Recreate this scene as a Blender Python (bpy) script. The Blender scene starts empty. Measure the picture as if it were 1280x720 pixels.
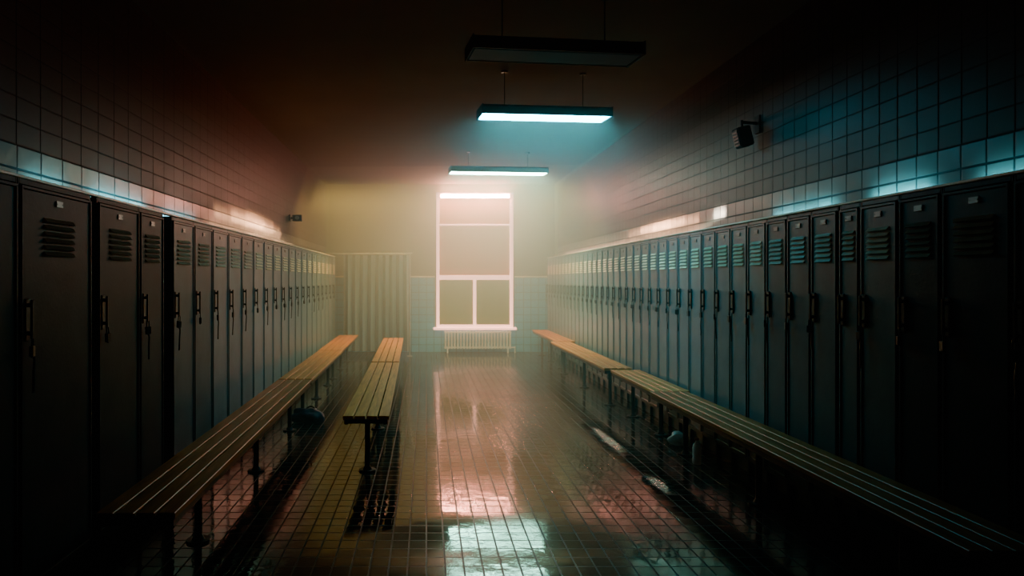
import bpy, bmesh, math, random
from mathutils import Vector, Matrix
random.seed(4)
S = bpy.context.scene
COL = S.collection
R = math.radians

# ------------------------------------------------------------------ constants
CAM_Z = 1.45
WL, WR = -2.03, 2.65        # side walls
Y0, Y1 = -1.2, 14.3         # near / far walls
CEIL = 3.38
LH = 1.88                   # locker height
XL, XR = -1.72, 2.40        # locker fronts

# ------------------------------------------------------------------ materials
def new_mat(name):
    m = bpy.data.materials.new(name); m.use_nodes = True
    nt = m.node_tree
    b = nt.nodes['Principled BSDF']
    return m, nt, b

def paint(name, col, rough=0.5, metal=0.0, var=0.25, scale=6.0, bump=0.02, coat=0.0, bscale=60, spec=0.5):
    m, nt, b = new_mat(name)
    tc = nt.nodes.new('ShaderNodeTexCoord')
    n = nt.nodes.new('ShaderNodeTexNoise'); n.inputs['Scale'].default_value = scale
    n.inputs['Detail'].default_value = 6
    nt.links.new(tc.outputs['Object'], n.inputs['Vector'])
    r = nt.nodes.new('ShaderNodeValToRGB')
    r.color_ramp.elements[0].position = 0.3; r.color_ramp.elements[1].position = 0.7
    r.color_ramp.elements[0].color = tuple(c*(1-var) for c in col)+(1,)
    r.color_ramp.elements[1].color = tuple(min(1, c*(1+var)) for c in col)+(1,)
    nt.links.new(n.outputs['Fac'], r.inputs['Fac'])
    nt.links.new(r.outputs['Color'], b.inputs['Base Color'])
    b.inputs['Roughness'].default_value = rough
    b.inputs['Metallic'].default_value = metal
    b.inputs['Coat Weight'].default_value = coat
    b.inputs['Specular IOR Level'].default_value = spec
    if bump:
        n2 = nt.nodes.new('ShaderNodeTexNoise'); n2.inputs['Scale'].default_value = bscale
        nt.links.new(tc.outputs['Object'], n2.inputs['Vector'])
        bp = nt.nodes.new('ShaderNodeBump'); bp.inputs['Strength'].default_value = 0.3
        bp.inputs['Distance'].default_value = bump*0.1
        nt.links.new(n2.outputs['Fac'], bp.inputs['Height'])
        nt.links.new(bp.outputs['Normal'], b.inputs['Normal'])
    return m

def emis(name, col, strength, base=(0.8, 0.8, 0.8), spec=0.5):
    m, nt, b = new_mat(name)
    b.inputs['Base Color'].default_value = base+(1,)
    b.inputs['Emission Color'].default_value = col+(1,)
    b.inputs['Emission Strength'].default_value = strength
    b.inputs['Specular IOR Level'].default_value = spec
    n = nt.nodes.new('ShaderNodeTexNoise'); n.inputs['Scale'].default_value = 3
    mr = nt.nodes.new('ShaderNodeMapRange'); mr.inputs['To Min'].default_value = 0.35; mr.inputs['To Max'].default_value = 0.5
    nt.links.new(n.outputs['Fac'], mr.inputs['Value']); nt.links.new(mr.outputs['Result'], b.inputs['Roughness'])
    return m

def tile(name, axes, bw, rh, c1, c2, cm, rough=0.2, mortar=0.006, bump=0.003, wave=0.0, offset=0.0, wet=False, zoff=0.0, hweak=None, spec=0.5):
    m, nt, b = new_mat(name)
    b.inputs['Specular IOR Level'].default_value = spec
    L = nt.links.new; N = nt.nodes.new
    tc = N('ShaderNodeTexCoord'); sp = N('ShaderNodeSeparateXYZ'); cb = N('ShaderNodeCombineXYZ')
    L(tc.outputs['Object'], sp.inputs[0])
    L(sp.outputs[axes[0]], cb.inputs[0])
    az = N('ShaderNodeMath'); az.operation = 'SUBTRACT'; az.inputs[1].default_value = zoff
    L(sp.outputs[axes[1]], az.inputs[0]); L(az.outputs[0], cb.inputs[1])
    def brick(w_, h_):
        br = N('ShaderNodeTexBrick'); br.offset = offset
        br.inputs['Scale'].default_value = 1
        br.inputs['Brick Width'].default_value = w_; br.inputs['Row Height'].default_value = h_
        br.inputs['Mortar Size'].default_value = mortar; br.inputs['Mortar Smooth'].default_value = 0.3
        br.inputs['Color1'].default_value = c1+(1,); br.inputs['Color2'].default_value = c2+(1,)
        br.inputs['Mortar'].default_value = cm+(1,)
        L(cb.outputs[0], br.inputs['Vector'])
        return br
    if hweak is None:
        br = brick(bw, rh); fac = br.outputs['Fac']; colr = br.outputs['Color']
    else:
        full = brick(bw, rh); vert = brick(bw, 40.0)
        mxf = N('ShaderNodeMath'); mxf.operation = 'MULTIPLY'; mxf.inputs[1].default_value = hweak
        L(full.outputs['Fac'], mxf.inputs[0])
        mm0 = N('ShaderNodeMath'); mm0.operation = 'MAXIMUM'
        L(mxf.outputs[0], mm0.inputs[0]); L(vert.outputs['Fac'], mm0.inputs[1])
        fac = mm0.outputs[0]
        cmx = N('ShaderNodeMix'); cmx.data_type = 'RGBA'
        cmx.inputs['A'].default_value = tuple((a+c)/2 for a, c in zip(c1, c2))+(1,); cmx.inputs['B'].default_value = cm+(1,)
        L(fac, cmx.inputs['Factor']); colr = cmx.outputs['Result']
    no = N('ShaderNodeTexNoise'); no.inputs['Scale'].default_value = 1.6; no.inputs['Detail'].default_value = 7
    L(tc.outputs['Object'], no.inputs['Vector'])
    mx = N('ShaderNodeMix'); mx.data_type = 'RGBA'; mx.blend_type = 'MULTIPLY'; mx.inputs['Factor'].default_value = 0.6 if wet else 0.15
    rr = N('ShaderNodeValToRGB'); rr.color_ramp.elements[0].position = 0.35; rr.color_ramp.elements[1].position = 0.65
    rr.color_ramp.elements[0].color = (0.45, 0.42, 0.4, 1)
    L(no.outputs['Fac'], rr.inputs['Fac'])
    L(colr, mx.inputs['A']); L(rr.outputs['Color'], mx.inputs['B'])
    L(mx.outputs['Result'], b.inputs['Base Color'])
    mr = N('ShaderNodeMapRange')
    mr.inputs['From Min'].default_value = 0.38; mr.inputs['From Max'].default_value = 0.62
    if wet:
        b.inputs['IOR'].default_value = 1.37
        n3 = N('ShaderNodeTexNoise'); n3.inputs['Scale'].default_value = 1.3; n3.inputs['Detail'].default_value = 5
        L(tc.outputs['Object'], n3.inputs['Vector'])
        L(n3.outputs['Fac'], mr.inputs['Value'])
        mr.inputs['To Min'].default_value = 0.04; mr.inputs['To Max'].default_value = 0.15
    else:
        L(no.outputs['Fac'], mr.inputs['Value'])
        mr.inputs['To Min'].default_value = rough*0.95; mr.inputs['To Max'].default_value = rough*1.05
    ad = N('ShaderNodeMath'); ad.operation = 'MULTIPLY_ADD'; ad.inputs[1].default_value = 0.35
    L(fac, ad.inputs[0]); L(mr.outputs['Result'], ad.inputs[2])
    L(ad.outputs[0], b.inputs['Roughness'])
    inv = N('ShaderNodeMath'); inv.operation = 'SUBTRACT'; inv.inputs[0].default_value = 1
    L(fac, inv.inputs[1])
    b1 = N('ShaderNodeBump'); b1.inputs['Distance'].default_value = bump; b1.inputs['Strength'].default_value = 0.8
    L(inv.outputs[0], b1.inputs['Height'])
    n2 = N('ShaderNodeTexNoise'); n2.inputs['Scale'].default_value = 5 if not wet else 9; n2.inputs['Detail'].default_value = 3
    L(tc.outputs['Object'], n2.inputs['Vector'])
    b2 = N('ShaderNodeBump'); b2.inputs['Distance'].default_value = wave; b2.inputs['Strength'].default_value = 1
    L(n2.outputs['Fac'], b2.inputs['Height']); L(b1.outputs['Normal'], b2.inputs['Normal'])
    last = b2
    if wet:
        # bump slope added so the floor mirrors the far lamp here
        g = N('ShaderNodeMapRange'); g.interpolation_type = 'SMOOTHSTEP'
        g.inputs['From Min'].default_value = 3.75; g.inputs['From Max'].default_value = 4.45
        g.inputs['To Min'].default_value = 0; g.inputs['To Max'].default_value = 0.022
        L(sp.outputs['Y'], g.inputs['Value'])
        gx = N('ShaderNodeMath'); gx.operation = 'SUBTRACT'; gx.inputs[1].default_value = .35; L(sp.outputs['X'], gx.inputs[0])
        ga = N('ShaderNodeMath'); ga.operation = 'ABSOLUTE'; L(gx.outputs[0], ga.inputs[0])
        gm = N('ShaderNodeMapRange'); gm.interpolation_type = 'SMOOTHSTEP'
        gm.inputs['From Min'].default_value = .95; gm.inputs['From Max'].default_value = .25
        L(ga.outputs[0], gm.inputs['Value'])
        g2 = N('ShaderNodeMapRange'); g2.interpolation_type = 'SMOOTHSTEP'
        g2.inputs['From Min'].default_value = 8.0; g2.inputs['From Max'].default_value = 4.5
        L(sp.outputs['Y'], g2.inputs['Value'])
        gg0 = N('ShaderNodeMath'); gg0.operation = 'MULTIPLY'; L(g.outputs['Result'], gg0.inputs[0]); L(g2.outputs['Result'], gg0.inputs[1])
        gg = N('ShaderNodeMath'); gg.operation = 'MULTIPLY'; L(gg0.outputs[0], gg.inputs[0]); L(gm.outputs['Result'], gg.inputs[1])
        b3 = N('ShaderNodeBump'); b3.inputs['Distance'].default_value = 1; b3.inputs['Strength'].default_value = 1
        L(gg.outputs[0], b3.inputs['Height']); L(last.outputs['Normal'], b3.inputs['Normal']); last = b3
        # rippled puddles; bump slopes added to two to throw lamp glints
        rip = N('ShaderNodeTexNoise'); rip.inputs['Scale'].default_value = 26; rip.inputs['Detail'].default_value = 3
        L(tc.outputs['Object'], rip.inputs['Vector'])
        edge = N('ShaderNodeTexNoise'); edge.inputs['Scale'].default_value = 13; edge.inputs['Detail'].default_value = 2
        L(tc.outputs['Object'], edge.inputs['Vector'])
        for (px, py, rx, ry, slope, dist) in ((1.65, 6.45, .080, .46, .5, .020), (1.65, 5.05, .070, .20, .47, .020), (1.25, 7.9, .45, 1.1, 0, .010), (.85, 6.6, .35, .8, 0, .005), (1.0, 10.0, .9, 1.8, 0, .010)):
            ds = N('ShaderNodeVectorMath'); ds.operation = 'SUBTRACT'; ds.inputs[1].default_value = (px, py, 0)
            L(tc.outputs['Object'], ds.inputs[0])
            dm = N('ShaderNodeVectorMath'); dm.operation = 'MULTIPLY'; dm.inputs[1].default_value = (1/rx, 1/ry, 0)
            L(ds.outputs[0], dm.inputs[0])
            ln = N('ShaderNodeVectorMath'); ln.operation = 'LENGTH'; L(dm.outputs[0], ln.inputs[0])
            le = N('ShaderNodeMath'); le.operation = 'MULTIPLY_ADD'; le.inputs[1].default_value = 1.2
            L(edge.outputs['Fac'], le.inputs[0]); L(ln.outputs['Value'], le.inputs[2])
            mk = N('ShaderNodeMapRange'); mk.interpolation_type = 'SMOOTHSTEP'
            mk.inputs['From Min'].default_value = 1.9; mk.inputs['From Max'].default_value = 1.1
            L(le.outputs[0], mk.inputs['Value'])
            sx = N('ShaderNodeSeparateXYZ'); L(ds.outputs[0], sx.inputs[0])
            t1 = N('ShaderNodeMath'); t1.operation = 'MULTIPLY_ADD'; t1.inputs[1].default_value = dist; t1.inputs[2].default_value = -.5*dist
            L(rip.outputs['Fac'], t1.inputs[0])
            t2 = N('ShaderNodeMath'); t2.operation = 'MULTIPLY_ADD'; t2.inputs[1].default_value = slope
            L(sx.outputs['X'], t2.inputs[0]); L(t1.outputs[0], t2.inputs[2])
            mm = N('ShaderNodeMath'); mm.operation = 'MULTIPLY'
            L(mk.outputs['Result'], mm.inputs[0]); L(t2.outputs[0], mm.inputs[1])
            b4 = N('ShaderNodeBump'); b4.inputs['Distance'].default_value = 1; b4.inputs['Strength'].default_value = 1
            L(mm.outputs[0], b4.inputs['Height']); L(last.outputs['Normal'], b4.inputs['Normal']); last = b4
    L(last.outputs['Normal'], b.inputs['Normal'])
    return m

def wood(name, dark, light, spec=.35):
    m, nt, b = new_mat(name)
    L = nt.links.new; N = nt.nodes.new
    tc = N('ShaderNodeTexCoord'); mp = N('ShaderNodeMapping')
    mp.inputs['Scale'].default_value = (22, 1.2, 22)
    L(tc.outputs['Object'], mp.inputs['Vector'])
    n = N('ShaderNodeTexNoise'); n.inputs['Scale'].default_value = 2.2; n.inputs['Detail'].default_value = 8
    n.inputs['Distortion'].default_value = 0.6
    L(mp.outputs[0], n.inputs['Vector'])
    r = N('ShaderNodeValToRGB'); r.color_ramp.elements[0].position = 0.3; r.color_ramp.elements[1].position = 0.72
    r.color_ramp.elements[0].color = dark+(1,); r.color_ramp.elements[1].color = light+(1,)
    L(n.outputs['Fac'], r.inputs['Fac']); L(r.outputs['Color'], b.inputs['Base Color'])
    b.inputs['Roughness'].default_value = 0.42
    b.inputs['Specular IOR Level'].default_value = spec
    bp = N('ShaderNodeBump'); bp.inputs['Distance'].default_value = 0.001; bp.inputs['Strength'].default_value = 0.5
    L(n.outputs['Fac'], bp.inputs['Height']); L(bp.outputs['Normal'], b.inputs['Normal'])
    return m

M_floor = tile('wet_floor_tile', 'XY', 0.095, 0.12, (0.028, 0.019, 0.014), (0.019, 0.014, 0.011), (0.003, 0.003, 0.003), wet=True, wave=0.0015, bump=0.003, mortar=0.005)
M_wallL = tile('glazed_wall_tile_wide', 'YZ', 0.22, 0.12, (0.085, 0.062, 0.050), (0.07, 0.052, 0.042), (0.016, 0.012, 0.010), rough=0.45, wave=0.001, mortar=0.005, bump=.0022, zoff=1.88, hweak=.45, spec=.15)
M_wallR = tile('glazed_wall_tile', 'YZ', 0.16, 0.12, (0.085, 0.064, 0.052), (0.07, 0.053, 0.043), (0.016, 0.012, 0.010), rough=0.45, wave=0.001, mortar=0.005, bump=.0022, zoff=1.88, hweak=.45, spec=.12)
M_bandL = tile('glossy_band_tile_wide', 'YZ', 0.22, 0.12, (0.16, 0.13, 0.115), (0.10, 0.085, 0.075), (0.006, 0.005, 0.005), rough=0.3, wave=0.004, mortar=0.007, zoff=1.88, spec=.3)
M_bandR = tile('glossy_band_tile', 'YZ', 0.16, 0.12, (0.16, 0.13, 0.115), (0.10, 0.085, 0.075), (0.006, 0.005, 0.005), rough=0.3, wave=0.004, mortar=0.007, zoff=1.88, spec=.3)
M_wains = tile('blue_wainscot_tile', 'XZ', 0.15, 0.15, (0.09, 0.42, 0.62), (0.07, 0.37, 0.57), (0.03, 0.12, 0.16), rough=0.3, wave=0.001)
M_plaster = paint('painted_plaster', (0.15, 0.16, 0.08), 0.7, var=0.12, scale=2)
M_ceil = paint('ceiling_plaster', (0.21, 0.150, 0.12), 0.9, var=0.1, scale=1.5, spec=.1)
M_trimlight = paint('pale_trim', (0.80, 0.72, 0.55), 0.3)
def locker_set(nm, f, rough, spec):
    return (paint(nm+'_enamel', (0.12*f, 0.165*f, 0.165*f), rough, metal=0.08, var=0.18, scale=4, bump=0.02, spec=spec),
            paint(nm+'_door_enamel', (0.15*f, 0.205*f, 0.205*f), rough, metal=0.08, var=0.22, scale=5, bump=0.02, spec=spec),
            paint(nm+'_louver_highlight', (min(.85, .85*f), .70*f, .44*f), 0.28))  # pale louver colour imitates bright highlights on the slats
LOCKMAT = {0: locker_set('locker', .95, .33, .5), 1: locker_set('locker_light_shade', .66, .38, .38),
           2: locker_set('locker_shade', .40, .45, .28), 3: locker_set('locker_deep_shade', .18, .5, .15)}  # darker copies paint foreground shade onto the nearer lockers
M_black = paint('black_metal', (0.012, 0.012, 0.013), 0.35, metal=0.6)
M_mattblack = paint('matt_black_plastic', (0.010, 0.010, 0.011), 0.7, spec=.2)
M_steel = paint('worn_steel', (0.55, 0.54, 0.50), 0.28, metal=0.95)
M_plate = paint('number_plate_metal', (0.20, 0.21, 0.20), 0.4, metal=0.7)
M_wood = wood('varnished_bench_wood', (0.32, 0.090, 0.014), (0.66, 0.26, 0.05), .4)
M_wood_shade = wood('shaded_bench_wood', (0.15, 0.050, 0.014), (0.30, 0.125, 0.035), .2)  # darker copy of the bench wood; foreground shade put into its colour
M_bframe = paint('bench_frame_steel', (0.018, 0.016, 0.016), 0.4, metal=0.7)
M_housing = paint('lamp_housing', (0.018, 0.033, 0.038), 0.5, spec=.3)
M_off = emis('dim_tube', (0.1, 0.7, 0.85), 0.012, (0.006, 0.014, 0.017), spec=.02)
M_cyan = emis('cyan_tube', (0.05, 0.74, 1.0), 85)
M_cyan2 = emis('pale_cyan_tube', (0.42, 1.0, 0.66), 220)
M_pink = emis('pink_tube', (1.0, 0.30, 0.17), 1200)
M_frame_glow = emis('window_frame_glow', (1.0, 0.40, 0.27), 8.0, (0.85, 0.75, 0.7))  # emission added so the frame glows as if lit by the tube
M_pane = emis('frosted_pane', (1.0, 0.45, 0.12), 0.5, (0.20, 0.10, 0.05))
M_pane2 = emis('dark_frosted_pane', (0.8, 0.8, 0.08), 0.35, (0.06, 0.06, 0.02))
M_rad = paint('radiator_enamel', (0.95, 0.92, 0.82), 0.4)
M_curtain = paint('curtain_cloth', (0.18, 0.23, 0.25), 0.7, var=0.10, scale=4, bump=0.05)
M_bag = paint('dark_blue_nylon', (0.010, 0.016, 0.030), 0.6, var=0.4, scale=12, bump=0.3, bscale=25, spec=.2)
def clear_plastic():
    m, nt, b = new_mat('clear_plastic')
    b.inputs['Base Color'].default_value = (0.85, 0.76, 0.66, 1)
    b.inputs['Transmission Weight'].default_value = 0.3
    b.inputs['Roughness'].default_value = 0.15
    n = nt.nodes.new('ShaderNodeTexNoise'); n.inputs['Scale'].default_value = 20
    bp = nt.nodes.new('ShaderNodeBump'); bp.inputs['Distance'].default_value = 0.003
    nt.links.new(n.outputs['Fac'], bp.inputs['Height']); nt.links.new(bp.outputs['Normal'], b.inputs['Normal'])
    return m
M_clear = clear_plastic()
M_cap = paint('bottle_cap', (0.5, 0.2, 0.1), 0.4)

# ------------------------------------------------------------------ mesh helpers
def box(bm, x0, x1, y0, y1, z0, z1):
    r = bmesh.ops.create_cube(bm, size=1)
    for v in r['verts']:
        v.co = Vector(((x0+x1)/2+v.co.x*(x1-x0), (y0+y1)/2+v.co.y*(y1-y0), (z0+z1)/2+v.co.z*(z1-z0)))
    return r['verts']
def cyl(bm, p0, p1, r, seg=12, r2=None):
    p0 = Vector(p0); p1 = Vector(p1); d = p1-p0
    q = d.to_track_quat('Z', 'Y').to_matrix().to_4x4()
    mat = Matrix.Translation((p0+p1)/2) @ q
    return bmesh.ops.create_cone(bm, cap_ends=True, segments=seg, radius1=r, radius2=r if r2 is None else r2, depth=d.length, matrix=mat)['verts']
def prism(bm, pts, axis_vec):
    vs = [bm.verts.new(p) for p in pts]
    vt = [bm.verts.new(Vector(p)+Vector(axis_vec)) for p in pts]
    n = len(pts)
    bm.faces.new(vs); bm.faces.new(vt[::-1])
    for i in range(n):
        bm.faces.new((vs[i], vt[i], vt[(i+1) % n], vs[(i+1) % n]))
def tube_path(bm, pts, r, seg=8):
    pts = [Vector(p) for p in pts]
    rings = []
    for i, p in enumerate(pts):
        d = (pts[min(i+1, len(pts)-1)]-pts[max(i-1, 0)]).normalized()
        a = d.orthogonal().normalized() if i == 0 else (prev - prev.dot(d)*d).normalized()
        prev = a; c = d.cross(a)
        rings.append([bm.verts.new(p+r*(math.cos(t)*a+math.sin(t)*c)) for t in [2*math.pi*k/seg for k in range(seg)]])
    for i in range(len(rings)-1):
        for k in range(seg):
            bm.faces.new((rings[i][k], rings[i][(k+1) % seg], rings[i+1][(k+1) % seg], rings[i+1][k]))
    bm.faces.new(rings[0][::-1]); bm.faces.new(rings[-1])
def mesh(name, bm, mat, bevel=0, smooth=False):
    bmesh.ops.recalc_face_normals(bm, faces=bm.faces)
    if bevel:
        es = [e for e in bm.edges if len(e.link_faces) == 2 and e.calc_face_angle(0) > 1.0]
        bmesh.ops.bevel(bm, geom=es, offset=bevel, segments=1, affect='EDGES', clamp_overlap=True)
    me = bpy.data.meshes.new(name); bm.to_mesh(me); bm.free()
    me.materials.append(mat)
    if smooth:
        for p in me.polygons: p.use_smooth = True
        try: me.set_sharp_from_angle(angle=R(40))
        except Exception: pass
    return me
def obj(name, me, parent=None, loc=(0, 0, 0), rot=(0, 0, 0), **props):
    o = bpy.data.objects.new(name, me)
    COL.objects.link(o)
    o.location = loc; o.rotation_euler = rot
    if parent: o.parent = parent
    for k, v in props.items(): o[k] = v
    return o
def empty(name, loc, rot=(0, 0, 0), **props):
    o = obj(name, None, None, loc, rot, **props); o.empty_display_size = 0.1
    return o

# ------------------------------------------------------------------ room shell
def shell(name, b, mat, label):
    bm = bmesh.new(); box(bm, *b)
    return obj(name, mesh(name, bm, mat), kind='structure', label=label, category=name.split('_')[0])
shell('floor', (WL-.2, WR+.2, Y0-.2, Y1+.2, -0.15, 0), M_floor, 'dark wet square-tiled floor with reflections')
shell('ceiling', (WL-.2, WR+.2, Y0-.2, Y1+.2, CEIL, CEIL+.15), M_ceil, 'dim reddish painted ceiling')
shell('wall_left', (WL-.2, WL, Y0, Y1, 0, CEIL), M_wallL, 'glazed brown tile wall above lockers')
shell('wall_right', (WR, WR+.2, Y0, Y1, 0, CEIL), M_wallR, 'glazed brown tile wall above lockers')
shell('wall_back', (WL-.2, WR+.2, Y0-.2, Y0, 0, CEIL), M_plaster, 'plain painted wall')
wx0, wx1, wz0, wz1 = 0.20, 1.74, 0.50, 3.20
bm = bmesh.new()
box(bm, WL-.2, wx0, Y1, Y1+.2, 0, CEIL); box(bm, wx1, WR+.2, Y1, Y1+.2, 0, CEIL)
box(bm, wx0, wx1, Y1, Y1+.2, 0, wz0); box(bm, wx0, wx1, Y1, Y1+.2, wz1, CEIL)
obj('wall_front', mesh('wall_front', bm, M_plaster), kind='structure', label='hazy painted end wall around tall window', category='wall')
bm = bmesh.new()
box(bm, WL, wx0-.03, Y1-.015, Y1, 0, 1.50); box(bm, wx1+.03, WR, Y1-.015, Y1, 0, 1.50)
box(bm, wx0-.03, wx1+.03, Y1-.015, Y1, 0, wz0-.06)
obj('trim_1', mesh('trim_1', bm, M_wains), kind='structure', label='pale blue square-tile wainscot on end wall', category='wall tiling')
bm = bmesh.new()
box(bm, WL, wx0-.03, Y1-.03, Y1-.001, 1.50, 1.53); box(bm, wx1+.03, WR, Y1-.03, Y1-.001, 1.50, 1.53)
obj('trim_2', mesh('trim_2', bm, M_trimlight, 0.004), kind='structure', label='thin pale cap rail over wainscot', category='trim')

# window
win = empty('window_1', ((wx0+wx1)/2, Y1, wz0), kind='structure', label='tall sash window, pink glow added to frame', category='window')
cx = (wx0+wx1)/2; hw = (wx1-wx0)/2; H = wz1-wz0
bm = bmesh.new()
fy0, fy1 = -0.05, 0.10
box(bm, -hw, -hw+.06, fy0, fy1, 0, H); box(bm, hw-.06, hw, fy0, fy1, 0, H)
box(bm, -hw+.06, hw-.06, fy0, fy1, H-.07, H); box(bm, -hw+.06, hw-.06, fy0, fy1, 0, .05)
box(bm, -hw+.06, hw-.06, fy0+.01, fy1, 1.50-wz0-.045, 1.50-wz0+.045)
box(bm, -.03, .03, fy0+.02, fy1, .05, 1.50-wz0-.045)
box(bm, -hw+.06, hw-.06, fy0+.04, fy1, 2.56-wz0-.015, 2.56-wz0+.015)
obj('window_frame', mesh('window_frame', bm, M_frame_glow, 0.008), win, label='pinkish white painted window frame with added glow')
bm = bmesh.new(); box(bm, -hw+.05, hw-.05, 0.06, 0.075, 1.50-wz0, H-.05)
obj('window_pane', mesh('window_pane', bm, M_pane), win, label='salmon frosted upper pane')
for sx in (-1, 1):
    bm = bmesh.new()
    a, c = sorted((sx*.025, sx*(hw-.05)))
    box(bm, a, c, 0.06, 0.075, .04, 1.50-wz0-.04)
    obj('window_pane', mesh('window_pane', bm, M_pane2), win, label='dark olive frosted lower pane')
bm = bmesh.new(); box(bm, -hw-.06, hw+.06, -0.13, 0.02, -0.045, 0)
obj('window_sill', mesh('window_sill', bm, M_frame_glow, 0.008), win)

for i, (a, b2) in enumerate(((XL-0.02, XL+.012), (XR-.012, XR+0.02))):
    bm = bmesh.new(); box(bm, a, b2, 2.0, Y1-.25 if i else 13.35, LH+.001, LH+.014)
    obj('trim_%d' % (3+i), mesh('trim', bm, M_trimlight, 0.003), kind='structure', label='thin pale metal capping strip along locker tops', category='trim')

# glossier tile courses just above the lockers on both side walls
for i, (a, b2, mt) in enumerate(((WL, WL+.004, M_bandL), (WR-.004, WR, M_bandR))):
    bm = bmesh.new(); box(bm, a, b2, Y0, Y1, LH, 2.12)
    obj('trim_%d' % (5+i), mesh('trim', bm, mt), kind='structure', label='glossy tile courses just above the lockers', category='wall tiling')

# ------------------------------------------------------------------ lockers
def locker_parts(w, shade_tier=0):
    mb, md, mv = LOCKMAT[shade_tier]
    d = 0.22; parts = {}
    hw = w/2
    bm = bmesh.new(); t = .012
    box(bm, -hw+.001, -hw+t, 0, d, 0, LH); box(bm, hw-t, hw-.001, 0, d, 0, LH)
    box(bm, -hw+t, hw-t, d-.01, d, .0, LH); box(bm, -hw+t, hw-t, 0, d-.01, LH-.025, LH)
    box(bm, -hw+t, hw-t, 0.0, d-.01, .10, .125); box(bm, -hw+t, hw-t, 0.025, .04, 0, .10)
    parts['body'] = mesh('locker_body', bm, mb, 0.002)
    a = hw-t-.001
    bm = bmesh.new()
    z0, z1 = .13, LH-.03
    vs = box(bm, -a, a, -.012, .006, z0, z1)
    bm.faces.ensure_lookup_table()
    ff = [f for f in bm.faces if abs(f.calc_center_median().y+.012) < 1e-5][0]
    bmesh.ops.inset_region(bm, faces=[ff], thickness=.016, depth=0)
    bmesh.ops.inset_region(bm, faces=[ff], thickness=.006, depth=-.006)
    parts['door'] = mesh('locker_door', bm, md, 0)
    bm = bmesh.new(); lw = min(.26, w*0.56)/2
    for k in range(6):
        z = 1.56+k*.030
        prism(bm, [(-lw, -.006, z+.018), (-lw, -.020, z), (-lw, -.006, z-.001)], (2*lw, 0, 0))
    parts['vent'] = mesh('vent', bm, mv, 0)
    bm = bmesh.new(); box(bm, -.028, .028, -.011, -.004, 1.785, 1.812)
    cyl(bm, (-.022, -.013, 1.7985), (-.022, -.010, 1.7985), .003, 6); cyl(bm, (.022, -.013, 1.7985), (.022, -.010, 1.7985), .003, 6)
    parts['plate'] = mesh('number_plate', bm, M_plate, 0)
    hx = -a+.035
    bm = bmesh.new()
    box(bm, hx-.015, hx+.015, -.016, -.006, 1.19, 1.37)
    box(bm, hx-.007, hx+.007, -.032, -.014, 1.335, 1.352); box(bm, hx-.007, hx+.007, -.032, -.014, 1.215, 1.232)
    box(bm, hx-.009, hx+.009, -.040, -.030, 1.20, 1.365)
    parts['handle'] = mesh('door_handle', bm, M_black, 0.003)
    bm = bmesh.new()
    pts = [(0.010*math.cos(t), 0, 0.010*math.sin(t)) for t in [math.pi*k/8 for k in range(9)]]
    pts = [(.010, 0, -.035)]+pts+[(-.010, 0, -.035)]
    tube_path(bm, pts, .003, 6)
    box(bm, -.017, .017, -.008, .008, -.078, -.033)
    cyl(bm, (0, 0, -.079), (0, 0, -.083), .006, 8)
    parts['padlock'] = mesh('padlock', bm, M_black, 0.003)
    bm = bmesh.new()
    tube_path(bm, [(0, 0, -.06), (.004, -.004, -.10), (-.002, -.003, -.15), (.004, 0, -.20), (.001, 0, -.235)], .0045, 6)
    parts['strap'] = mesh('strap', bm, M_black, 0)
    parts['hx'] = hx
    return parts
CACHE = {}
def locker(side, yc, w, front, label, group, shade_tier=0):
    key = (round(w, 3), shade_tier)
    if key not in CACHE: CACHE[key] = locker_parts(w, shade_tier)
    P = CACHE[key]
    rz = R(90) if side == 'L' else R(-90)
    e = empty('locker', (front, yc, 0), (0, 0, rz), label=label, category='locker', group=group)
    obj('body', P['body'], e)
    dr = obj('door', P['door'], e)
    obj('vent', P['vent'], dr)
    obj('number_plate', P['plate'], dr)
    h = obj('handle', P['handle'], dr)
    if w > .25:
        obj('padlock', P['padlock'], dr, (P['hx'], -.036, 1.203), (0, R(random.uniform(-6, 6)), R(random.uniform(-25, 25))))
        if random.random() < .7:
            obj('strap', P['strap'], dr, (P['hx']+.012, -.032, 1.205), (0, R(random.uniform(-5, 5)), 0))
    return e
lab_n = 'grey-green steel locker with louvred vent and padlock'
y = 4.61
for w in (.39, .54, .65, .60, .45):
    locker('L', y-w/2, w-.002, XL+.012, 'wide grey steel locker with deep shade painted in', 'wide lockers nearest the entrance', 3); y -= w
    if w == .54: y -= .06
n = 19; p = (13.35-4.80)/n
for i in range(n):
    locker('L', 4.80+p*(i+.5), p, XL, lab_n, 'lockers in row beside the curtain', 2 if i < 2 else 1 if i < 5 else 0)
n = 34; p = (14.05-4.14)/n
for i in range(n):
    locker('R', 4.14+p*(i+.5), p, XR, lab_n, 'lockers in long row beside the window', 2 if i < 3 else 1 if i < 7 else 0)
y = 4.12
for w in (.20, .32, .30, .40, .40, .40):
    locker('R', y-w/2, w-.002, XR-.006, 'grey steel locker with shade painted in and black handle', 'wide lockers at near end of long row', 2 if y > 3.7 else 3); y -= w

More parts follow.
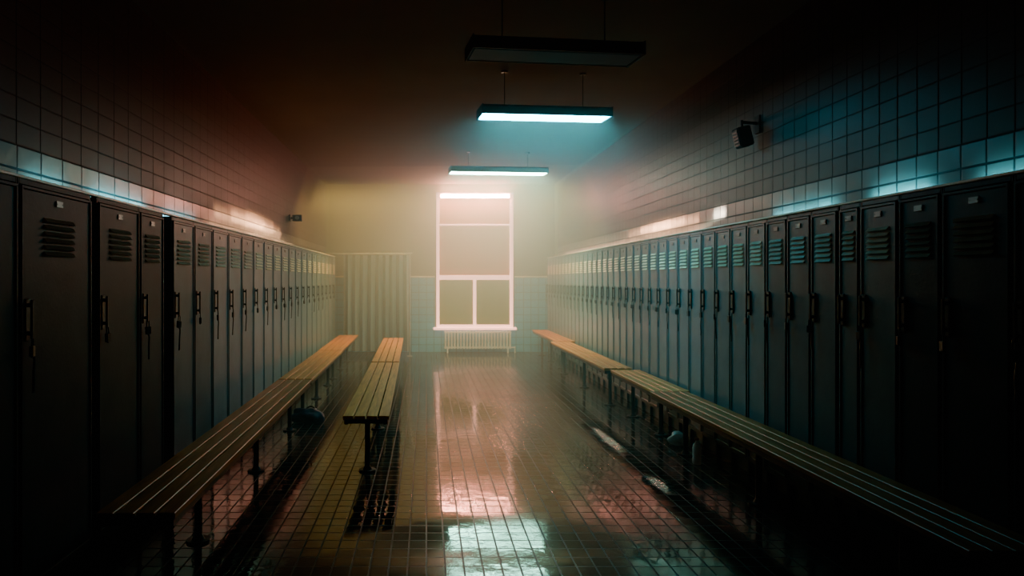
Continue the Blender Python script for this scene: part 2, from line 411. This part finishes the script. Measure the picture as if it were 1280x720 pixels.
# ------------------------------------------------------------------ benches
def bench(name, x, y, length, width, legs, rot, label, group, ztop=.45, legoff=0.0, mat=None):
    e = empty(name, (x, y, 0), (0, 0, rot), label=label, category='bench', group=group)
    bm = bmesh.new(); ns = 4; gap = .012; sw = (width-gap*(ns-1))/ns
    for i in range(ns):
        x0 = -width/2+i*(sw+gap)
        box(bm, x0, x0+sw, 0, length, ztop-.028, ztop)
    obj('seat', mesh('bench_seat', bm, mat or M_wood, 0.003), e)
    bm = bmesh.new()
    box(bm, -width/2+.01, -width/2+.04, 0.01, length-.01, ztop-.065, ztop-.030)
    box(bm, width/2-.04, width/2-.01, 0.01, length-.01, ztop-.065, ztop-.030)
    k = max(2, int(length/1.0))
    for i in range(k+1):
        yy = .015+(length-.07)*i/k
        box(bm, -width/2+.04, width/2-.04, yy, yy+.04, ztop-.06, ztop-.030)
    obj('frame', mesh('bench_frame', bm, M_bframe, 0.003), e, label='black steel under-frame')
    bm = bmesh.new()
    cyl(bm, (0, 0, .012), (0, 0, ztop-.07), .020, 16)
    cyl(bm, (0, 0, 0), (0, 0, .012), .065, 20); cyl(bm, (0, 0, .012), (0, 0, .035), .035, 16, .022)
    box(bm, -width/2+.03, width/2-.03, -.025, .025, ztop-.085, ztop-.062)
    lm = mesh('bench_leg', bm, M_bframe, 0, True)
    for ly in legs: obj('leg', lm, e, (legoff, ly, 0), label='black pedestal leg with round foot')
    return e
bl = 'slatted wood bench on black pedestal legs'
bench('bench', -.445, 5.23, 3.42, .34, (.18, 1.7, 3.2), R(0.9), bl+', free-standing mid floor', 'benches down the middle of the floor')
bench('bench', -.505, 8.74, 3.55, .34, (.2, 1.8, 3.3), R(1.0), bl+', free-standing near curtain', 'benches down the middle of the floor')
bench('bench', -1.25, 3.05, 4.1, .34, (.9, 2.35, 3.8), R(1.0), bl+' along lockers', 'benches along short locker row', mat=M_wood_shade)
bench('bench', -1.325, 7.2, 2.9, .34, (.45, 1.5, 2.6), R(0.7), bl+' along lockers', 'benches along short locker row')
bench('bench', -1.37, 10.15, 2.8, .34, (.3, 1.4, 2.5), R(0.9), bl+' along lockers', 'benches along short locker row')
bl2 = bl+' along long locker row'
bench('bench', 2.15, 2.6, 3.72, .33, (.6, 2.0, 3.3), R(0), bl2, 'benches along long locker row', .46, mat=M_wood_shade)
bench('bench', 2.19, 6.34, 1.50, .32, (.3, 1.2), R(0), bl2, 'benches along long locker row', .46)
bench('bench', 2.13, 7.9, 3.4, .31, (.35, 1.7, 3.1), R(0), bl2, 'benches along long locker row', .47)
bench('bench', 2.23, 11.4, 2.6, .30, (.3, 1.3, 2.3), R(0), bl2, 'benches along long locker row', .47)

# ------------------------------------------------------------------ hanging fluorescent fixtures
def hanging(x, y, z, w, rot, mat, label):
    e = empty('pendant_lamp', (x, y, z), (0, 0, rot), label=label, category='lamp', group='fluorescent fixtures hanging over the aisle')
    h = w/2; d = .15
    bm = bmesh.new()
    sec = [(-d, .0), (-d, .065), (-d+.03, .09), (d-.03, .09), (d, .065), (d, 0), (d-.012, 0), (d-.012, .06), (-d+.012, .06), (-d+.012, 0)]
    prism(bm, [(-h, s[0], s[1]) for s in sec], (w, 0, 0))
    obj('housing', mesh('lamp_housing', bm, M_housing), e, label='dark teal metal housing')
    for sx in (-1, 1):
        bm = bmesh.new(); a, c = sorted((sx*h, sx*(h+.008)))
        box(bm, a, c, -d-.004, d+.004, -.004, .09)
        obj('end_cap', mesh('end_cap', bm, M_housing, .003), e)
    bm = bmesh.new()
    prism(bm, [(-h+.01, -d+.014, .05), (-h+.01, -d+.03, .000), (-h+.01, d-.03, .000), (-h+.01, d-.014, .05)], (w-.02, 0, 0))
    obj('lamp_tube', mesh('lamp_diffuser', bm, mat, 0.004), e, label='fluorescent tube diffuser')
    for sx in (-1, 1):
        bm = bmesh.new(); xx = sx*h*.62
        cyl(bm, (xx, 0, .09), (xx, 0, CEIL-z), .004, 6)
        cyl(bm, (xx, 0, .09), (xx, 0, .105), .012, 10); cyl(bm, (xx, 0, CEIL-z-.02), (xx, 0, CEIL-z-.001), .03, 12)
        obj('hanging_wire', mesh('hanging_wire', bm, M_black), e, label='thin dark suspension cable')
    return e
hanging(.86, 4.80, 2.95, 1.15, R(7), M_off, 'unlit dark fluorescent fixture hung on two cables')
hanging(1.09, 6.60, 2.95, 1.2, R(6), M_cyan, 'bright cyan fluorescent fixture hung on two cables')
hanging(1.08, 10.7, 3.05, 1.46, R(6), M_cyan2, 'pale cyan-white fluorescent fixture hung on two cables')
e = empty('wall_lamp', (cx, Y1-.06, 3.12), label='glowing pink tube lamp mounted at window head', category='lamp')
bm = bmesh.new(); box(bm, -.70, .70, -.01, .03, -.03, .05); box(bm, -.71, -.68, -.06, .0, -.03, .05); box(bm, .68, .71, -.06, 0, -.03, .05)
obj('housing', mesh('wall_lamp_housing', bm, M_frame_glow, .004), e, label='white lamp batten')
bm = bmesh.new(); cyl(bm, (-.68, -.04, .005), (.68, -.04, .005), .038, 16)
obj('lamp_tube', mesh('wall_lamp_tube', bm, M_pink, 0, True), e, label='pink glowing tube')

# ------------------------------------------------------------------ radiator
e = empty('radiator', (1.02, Y1-.16, 0), label='cream cast-iron column radiator under the window', category='radiator')
bm = bmesh.new()
for yy in (-.045, 0, .045):
    cyl(bm, (0, yy, .11), (0, yy, .41), .016, 8)
cyl(bm, (0, -.055, .41), (0, .055, .41), .026, 10); cyl(bm, (0, -.055, .11), (0, .055, .11), .026, 10)
sec = mesh('radiator_section', bm, M_rad, 0, True)
for i in range(22): obj('section', sec, e, (-.64+i*.061, 0, 0))
bm = bmesh.new(); cyl(bm, (-.66, 0, .41), (.66, 0, .41), .014, 10); cyl(bm, (-.66, 0, .11), (.74, 0, .11), .012, 10); cyl(bm, (.74, 0, 0), (.74, 0, .13), .012, 10)
for xx in (-.60, .60): box(bm, xx-.012, xx+.012, -.05, .05, 0, .10)
obj('pipe', mesh('radiator_pipe', bm, M_rad, 0, True), e)

# ------------------------------------------------------------------ curtain on rail
e = empty('privacy_curtain', (-.95, 13.50, 0), label='grey pleated privacy curtain hanging from a metal rail', category='curtain')
bm = bmesh.new(); nx, nz = 180, 14; W = 1.25
grid = []
for i in range(nx+1):
    u = i/nx; row = []
    for k in range(nz+1):
        v = k/nz
        ph = u*2*math.pi*9+.5*math.sin(u*9)+.15*math.sin(v*3+u*5)
        a = .085*(1-.15*v)*(1+.2*math.sin(u*23))
        row.append(bm.verts.new((-W/2+u*W+.010*math.sin(2*ph), a*math.sin(ph), .10+v*1.82)))
    grid.append(row)
for i in range(nx):
    for k in range(nz): bm.faces.new((grid[i][k], grid[i+1][k], grid[i+1][k+1], grid[i][k+1]))
obj('cloth', mesh('curtain_cloth', bm, M_curtain, 0, True), e)
bm = bmesh.new()
cyl(bm, (WL+.95+.002, 0, 1.95), (W/2+.03, 0, 1.95), .018, 12); cyl(bm, (W/2+.03, 0, 1.95), (W/2+.055, 0, 1.95), .026, 12)
cyl(bm, (W/2+.01, 0, 0.01), (W/2+.01, 0, 1.95), .014, 12); cyl(bm, (W/2+.01, 0, 0), (W/2+.01, 0, .012), .05, 16)
cyl(bm, (WL+.95+.001, 0, 1.95), (WL+.95+.02, 0, 1.95), .035, 12)
obj('rail', mesh('curtain_rail', bm, M_steel, 0, True), e, label='metal rail and post')
bm = bmesh.new()
for i in range(12):
    xx = -W/2+.03+i*(W-.06)/11
    tube_path(bm, [(xx, .02*math.cos(t), 1.95+.022*math.sin(t)) for t in [2*math.pi*k/12 for k in range(13)]], .003, 6)
obj('curtain_ring', mesh('curtain_rings', bm, M_steel), e, kind='stuff')

# ------------------------------------------------------------------ wall devices
e = empty('wall_speaker', (WR, 5.68, 2.60), label='dark box loudspeaker on angled wall bracket', category='speaker')
bm = bmesh.new(); vs = box(bm, -.18, -.07, -.06, .06, -.09, .07)
bmesh.ops.rotate(bm, verts=vs, cent=(-.13, 0, 0), matrix=Matrix.Rotation(R(-14), 3, 'Y'))
obj('body', mesh('speaker_body', bm, M_mattblack, .012), e)
bm = bmesh.new(); box(bm, -.012, 0, -.04, .04, .02, .16); cyl(bm, (-.01, 0, .10), (-.13, 0, .11), .012, 10); cyl(bm, (-.13, 0, .125), (-.13, 0, .05), .010, 10)
obj('bracket', mesh('speaker_bracket', bm, M_mattblack), e)
bm = bmesh.new()
for k in range(5): box(bm, -.184, -.178, -.045, .045, -.07+k*.025, -.058+k*.025)
bmesh.ops.rotate(bm, verts=bm.verts[:], cent=(-.13, 0, 0), matrix=Matrix.Rotation(R(-14), 3, 'Y'))
obj('grille', mesh('speaker_grille', bm, M_bframe), e)
e = empty('wall_sensor', (WL, 10.55, 2.37), label='small dark sensor box mounted on tiled wall', category='sensor')
bm = bmesh.new(); box(bm, 0, .02, -.05, .05, -.05, .05); box(bm, .02, .05, -.015, .015, -.015, .015); box(bm, .05, .19, -.045, .045, -.05, .045)
obj('body', mesh('sensor_body', bm, M_black, .006), e)
bm = bmesh.new(); cyl(bm, (.12, -.046, 0), (.12, -.062, 0), .03, 16)
obj('lens', mesh('sensor_lens', bm, M_steel, 0, True), e)

# ------------------------------------------------------------------ small things under benches
def blob(name, loc, size, mat, seed, label, cat, amp=.25, parent=None):
    bm = bmesh.new(); bmesh.ops.create_icosphere(bm, subdivisions=4, radius=1)
    rnd = random.Random(seed); ps = [(Vector((rnd.uniform(-1, 1), rnd.uniform(-1, 1), rnd.uniform(-1, 1))).normalized(), rnd.uniform(3, 9), rnd.uniform(0, 6)) for _ in range(9)]
    for v in bm.verts:
        n = v.co.normalized(); f = 1+amp*sum(math.sin(n.dot(d)*q+ph) for d, q, ph in ps)/5
        v.co = Vector((n.x*size[0]*f, n.y*size[1]*f, n.z*size[2]*f))
        if v.co.z < -size[2]*.55: v.co.z = -size[2]*.55
    bmesh.ops.translate(bm, verts=bm.verts[:], vec=(0, 0, size[2]*.55))
    me = mesh(name, bm, mat, 0, True)
    return obj(name, me, parent, loc, label=label, category=cat) if not parent else obj(name, me, parent, loc)
e = empty('gym_bag', (-1.20, 7.24, 0), (0, 0, R(80)), label='crumpled dark blue gym bag on floor under bench', category='bag')
blob('bag_body', (0, 0, 0), (.10, .17, .09), M_bag, 3, '', '', .3, e)
bm = bmesh.new(); tube_path(bm, [(.05+.03*math.sin(t), -.09+.18*t/math.pi, .08+.07*math.sin(t)) for t in [math.pi*k/10 for k in range(11)]], .009, 8)
obj('strap', mesh('bag_strap', bm, M_black, 0, True), e)
bm = bmesh.new(); box(bm, -.010, .010, -.11, .11, .118, .126)
obj('zip', mesh('bag_zip', bm, M_black), e, loc=(0, 0, -.01))
blob('plastic_bag', (2.22, 6.28, 0), (.07, .075, .07), M_clear, 8, 'small crumpled clear plastic bag on wet floor', 'plastic bag', .3)
e = empty('water_bottle', (2.13, 5.60, 0), label='small clear plastic water bottle standing on floor', category='bottle')
bm = bmesh.new()
prof = [(.030, 0), (.034, .006), (.034, .05), (.031, .06), (.034, .07), (.034, .13), (.030, .15), (.014, .175), (.013, .19)]
rings = [[bm.verts.new((r*math.cos(2*math.pi*k/20), r*math.sin(2*math.pi*k/20), z)) for k in range(20)] for r, z in prof]
for i in range(len(rings)-1):
    for k in range(20): bm.faces.new((rings[i][k], rings[i][(k+1) % 20], rings[i+1][(k+1) % 20], rings[i+1][k]))
bm.faces.new(rings[0][::-1]); bm.faces.new(rings[-1])
obj('body', mesh('bottle_body', bm, M_clear, 0, True), e)
bm = bmesh.new(); cyl(bm, (0, 0, .188), (0, 0, .205), .016, 16)
obj('cap', mesh('bottle_cap', bm, M_cap, .002), e)

# ------------------------------------------------------------------ lights
def area(name, loc, target, sx, sy, power, col, spread=180):
    l = bpy.data.lights.new(name, 'AREA'); l.shape = 'RECTANGLE'; l.size = sx; l.size_y = sy
    l.energy = power; l.color = col; l.spread = R(spread)
    o = bpy.data.objects.new(name, l); COL.objects.link(o); o.location = loc
    o.rotation_euler = (Vector(target)-Vector(loc)).to_track_quat('-Z', 'Y').to_euler()
    return o
# added unseen fill: broad golden wash thrown down and toward the window end
area('golden_fill', (.3, 11.2, 2.85), (.4, 13.0, 0.0), 4.2, .9, 400, (1.0, .62, .13))
area('red_fill', (-.3, 2.0, 2.6), (-.1, 6.0, 3.8), 2.8, .8, 8.0, (1.0, .46, .30))  # added unseen fill that reddens the near ceiling
# unseen area lights added above locker tops to imitate streaks on the tiles
def strip(side, y0, y1, power, col):
    x = 2.585 if side > 0 else -1.965
    z = CAM_Z+.445*(x/2.4) if side > 0 else CAM_Z+.445*(-x/1.72)
    area('tile_band_fill', (x, (y0+y1)/2, z-.006), (x+side, (y0+y1)/2, z), y1-y0, .01, power*(y1-y0), col)
def upstrip(side, y0, y1, zt, power, col, spread=26):  # unseen lights added to throw streaks up the wall
    x = 2.47 if side > 0 else -1.80
    xt = WR if side > 0 else WL
    area('wall_streak_fill', (x, (y0+y1)/2, LH+.008), (xt, (y0+y1)/2, zt), y1-y0, .01, power*(y1-y0), col, spread)
CY = (.10, .80, 1.0); WM = (1.0, .56, .30)
for a, b, pw in ((2.9, 3.4, 4), (3.75, 4.2, 12), (4.6, 5.4, 8)): strip(1, a, b, pw, CY)
for a, b, pw in ((3.6, 4.0, 5), (4.3, 5.1, 12), (5.5, 6.2, 7)): strip(-1, a, b, pw, CY)
strip(1, 8.8, 13.5, 10, WM); strip(1, 6.8, 8.6, 8, WM)
upstrip(1, 6.9, 9.3, 2.05, 6, WM); upstrip(1, 7.3, 8.8, 2.06, 14, WM); upstrip(1, 7.7, 8.3, 2.06, 18, WM); upstrip(1, 6.3, 6.55, 2.05, 24, (.85, .85, .7))
strip(-1, 6.6, 9.8, 7, WM)
upstrip(-1, 6.8, 9.9, 2.11, 7, WM); upstrip(-1, 7.4, 9.4, 2.13, 16, WM); upstrip(-1, 8.0, 8.9, 2.14, 22, WM)

# ------------------------------------------------------------------ world: mist, thicker toward the window end and under the ceiling
w = bpy.data.worlds.new('world'); S.world = w; w.use_nodes = True
nt = w.node_tree
bg = nt.nodes['Background']; bg.inputs['Color'].default_value = (0.01, 0.008, 0.008, 1); bg.inputs['Strength'].default_value = 0.0
vs = nt.nodes.new('ShaderNodeVolumeScatter'); vs.inputs['Anisotropy'].default_value = 0.2
vs.inputs['Color'].default_value = (.94, .90, .72, 1)
va = nt.nodes.new('ShaderNodeVolumeAbsorption'); va.inputs['Color'].default_value = (.3, .3, .28, 1)
ge = nt.nodes.new('ShaderNodeNewGeometry'); sp = nt.nodes.new('ShaderNodeSeparateXYZ')
nt.links.new(ge.outputs['Position'], sp.inputs[0])
mr = nt.nodes.new('ShaderNodeMapRange'); mr.inputs['From Min'].default_value = 4.0; mr.inputs['From Max'].default_value = 7
mr.inputs['To Min'].default_value = .014; mr.inputs['To Max'].default_value = .10
nt.links.new(sp.outputs['Y'], mr.inputs['Value'])
mr2 = nt.nodes.new('ShaderNodeMapRange'); mr2.inputs['From Min'].default_value = 9; mr2.inputs['From Max'].default_value = 14
mr2.inputs['To Min'].default_value = 0; mr2.inputs['To Max'].default_value = .08
nt.links.new(sp.outputs['Y'], mr2.inputs['Value'])
ad0 = nt.nodes.new('ShaderNodeMath'); ad0.operation = 'ADD'
nt.links.new(mr.outputs['Result'], ad0.inputs[0]); nt.links.new(mr2.outputs['Result'], ad0.inputs[1])
mz = nt.nodes.new('ShaderNodeMapRange'); mz.inputs['From Min'].default_value = .3; mz.inputs['From Max'].default_value = 3.2
mz.inputs['To Min'].default_value = .50; mz.inputs['To Max'].default_value = 1.45
nt.links.new(sp.outputs['Z'], mz.inputs['Value'])
ad = nt.nodes.new('ShaderNodeMath'); ad.operation = 'MULTIPLY'
nt.links.new(ad0.outputs[0], ad.inputs[0]); nt.links.new(mz.outputs['Result'], ad.inputs[1])
nt.links.new(ad.outputs[0], vs.inputs['Density'])
am = nt.nodes.new('ShaderNodeMath'); am.operation = 'MULTIPLY'; am.inputs[1].default_value = .18
nt.links.new(ad.outputs[0], am.inputs[0]); nt.links.new(am.outputs[0], va.inputs['Density'])
av = nt.nodes.new('ShaderNodeAddShader')
nt.links.new(vs.outputs[0], av.inputs[0]); nt.links.new(va.outputs[0], av.inputs[1])
nt.links.new(av.outputs[0], nt.nodes['World Output'].inputs['Volume'])
try: w.cycles.volume_step_size = 3.0
except Exception as ex: print('step', ex)
try: S.view_settings.look = 'AgX - Punchy'
except Exception as ex: print('look', ex)

# ------------------------------------------------------------------ camera
cam = bpy.data.cameras.new('camera'); co = bpy.data.objects.new('camera', cam); COL.objects.link(co)
co.location = (0, 0, CAM_Z); co.rotation_euler = (R(90), 0, 0)
cam.sensor_width = 36; cam.lens = 889/1280*36
cam.shift_x = 107/1280; cam.shift_y = -10/1280
cam.clip_start = .05
S.camera = co
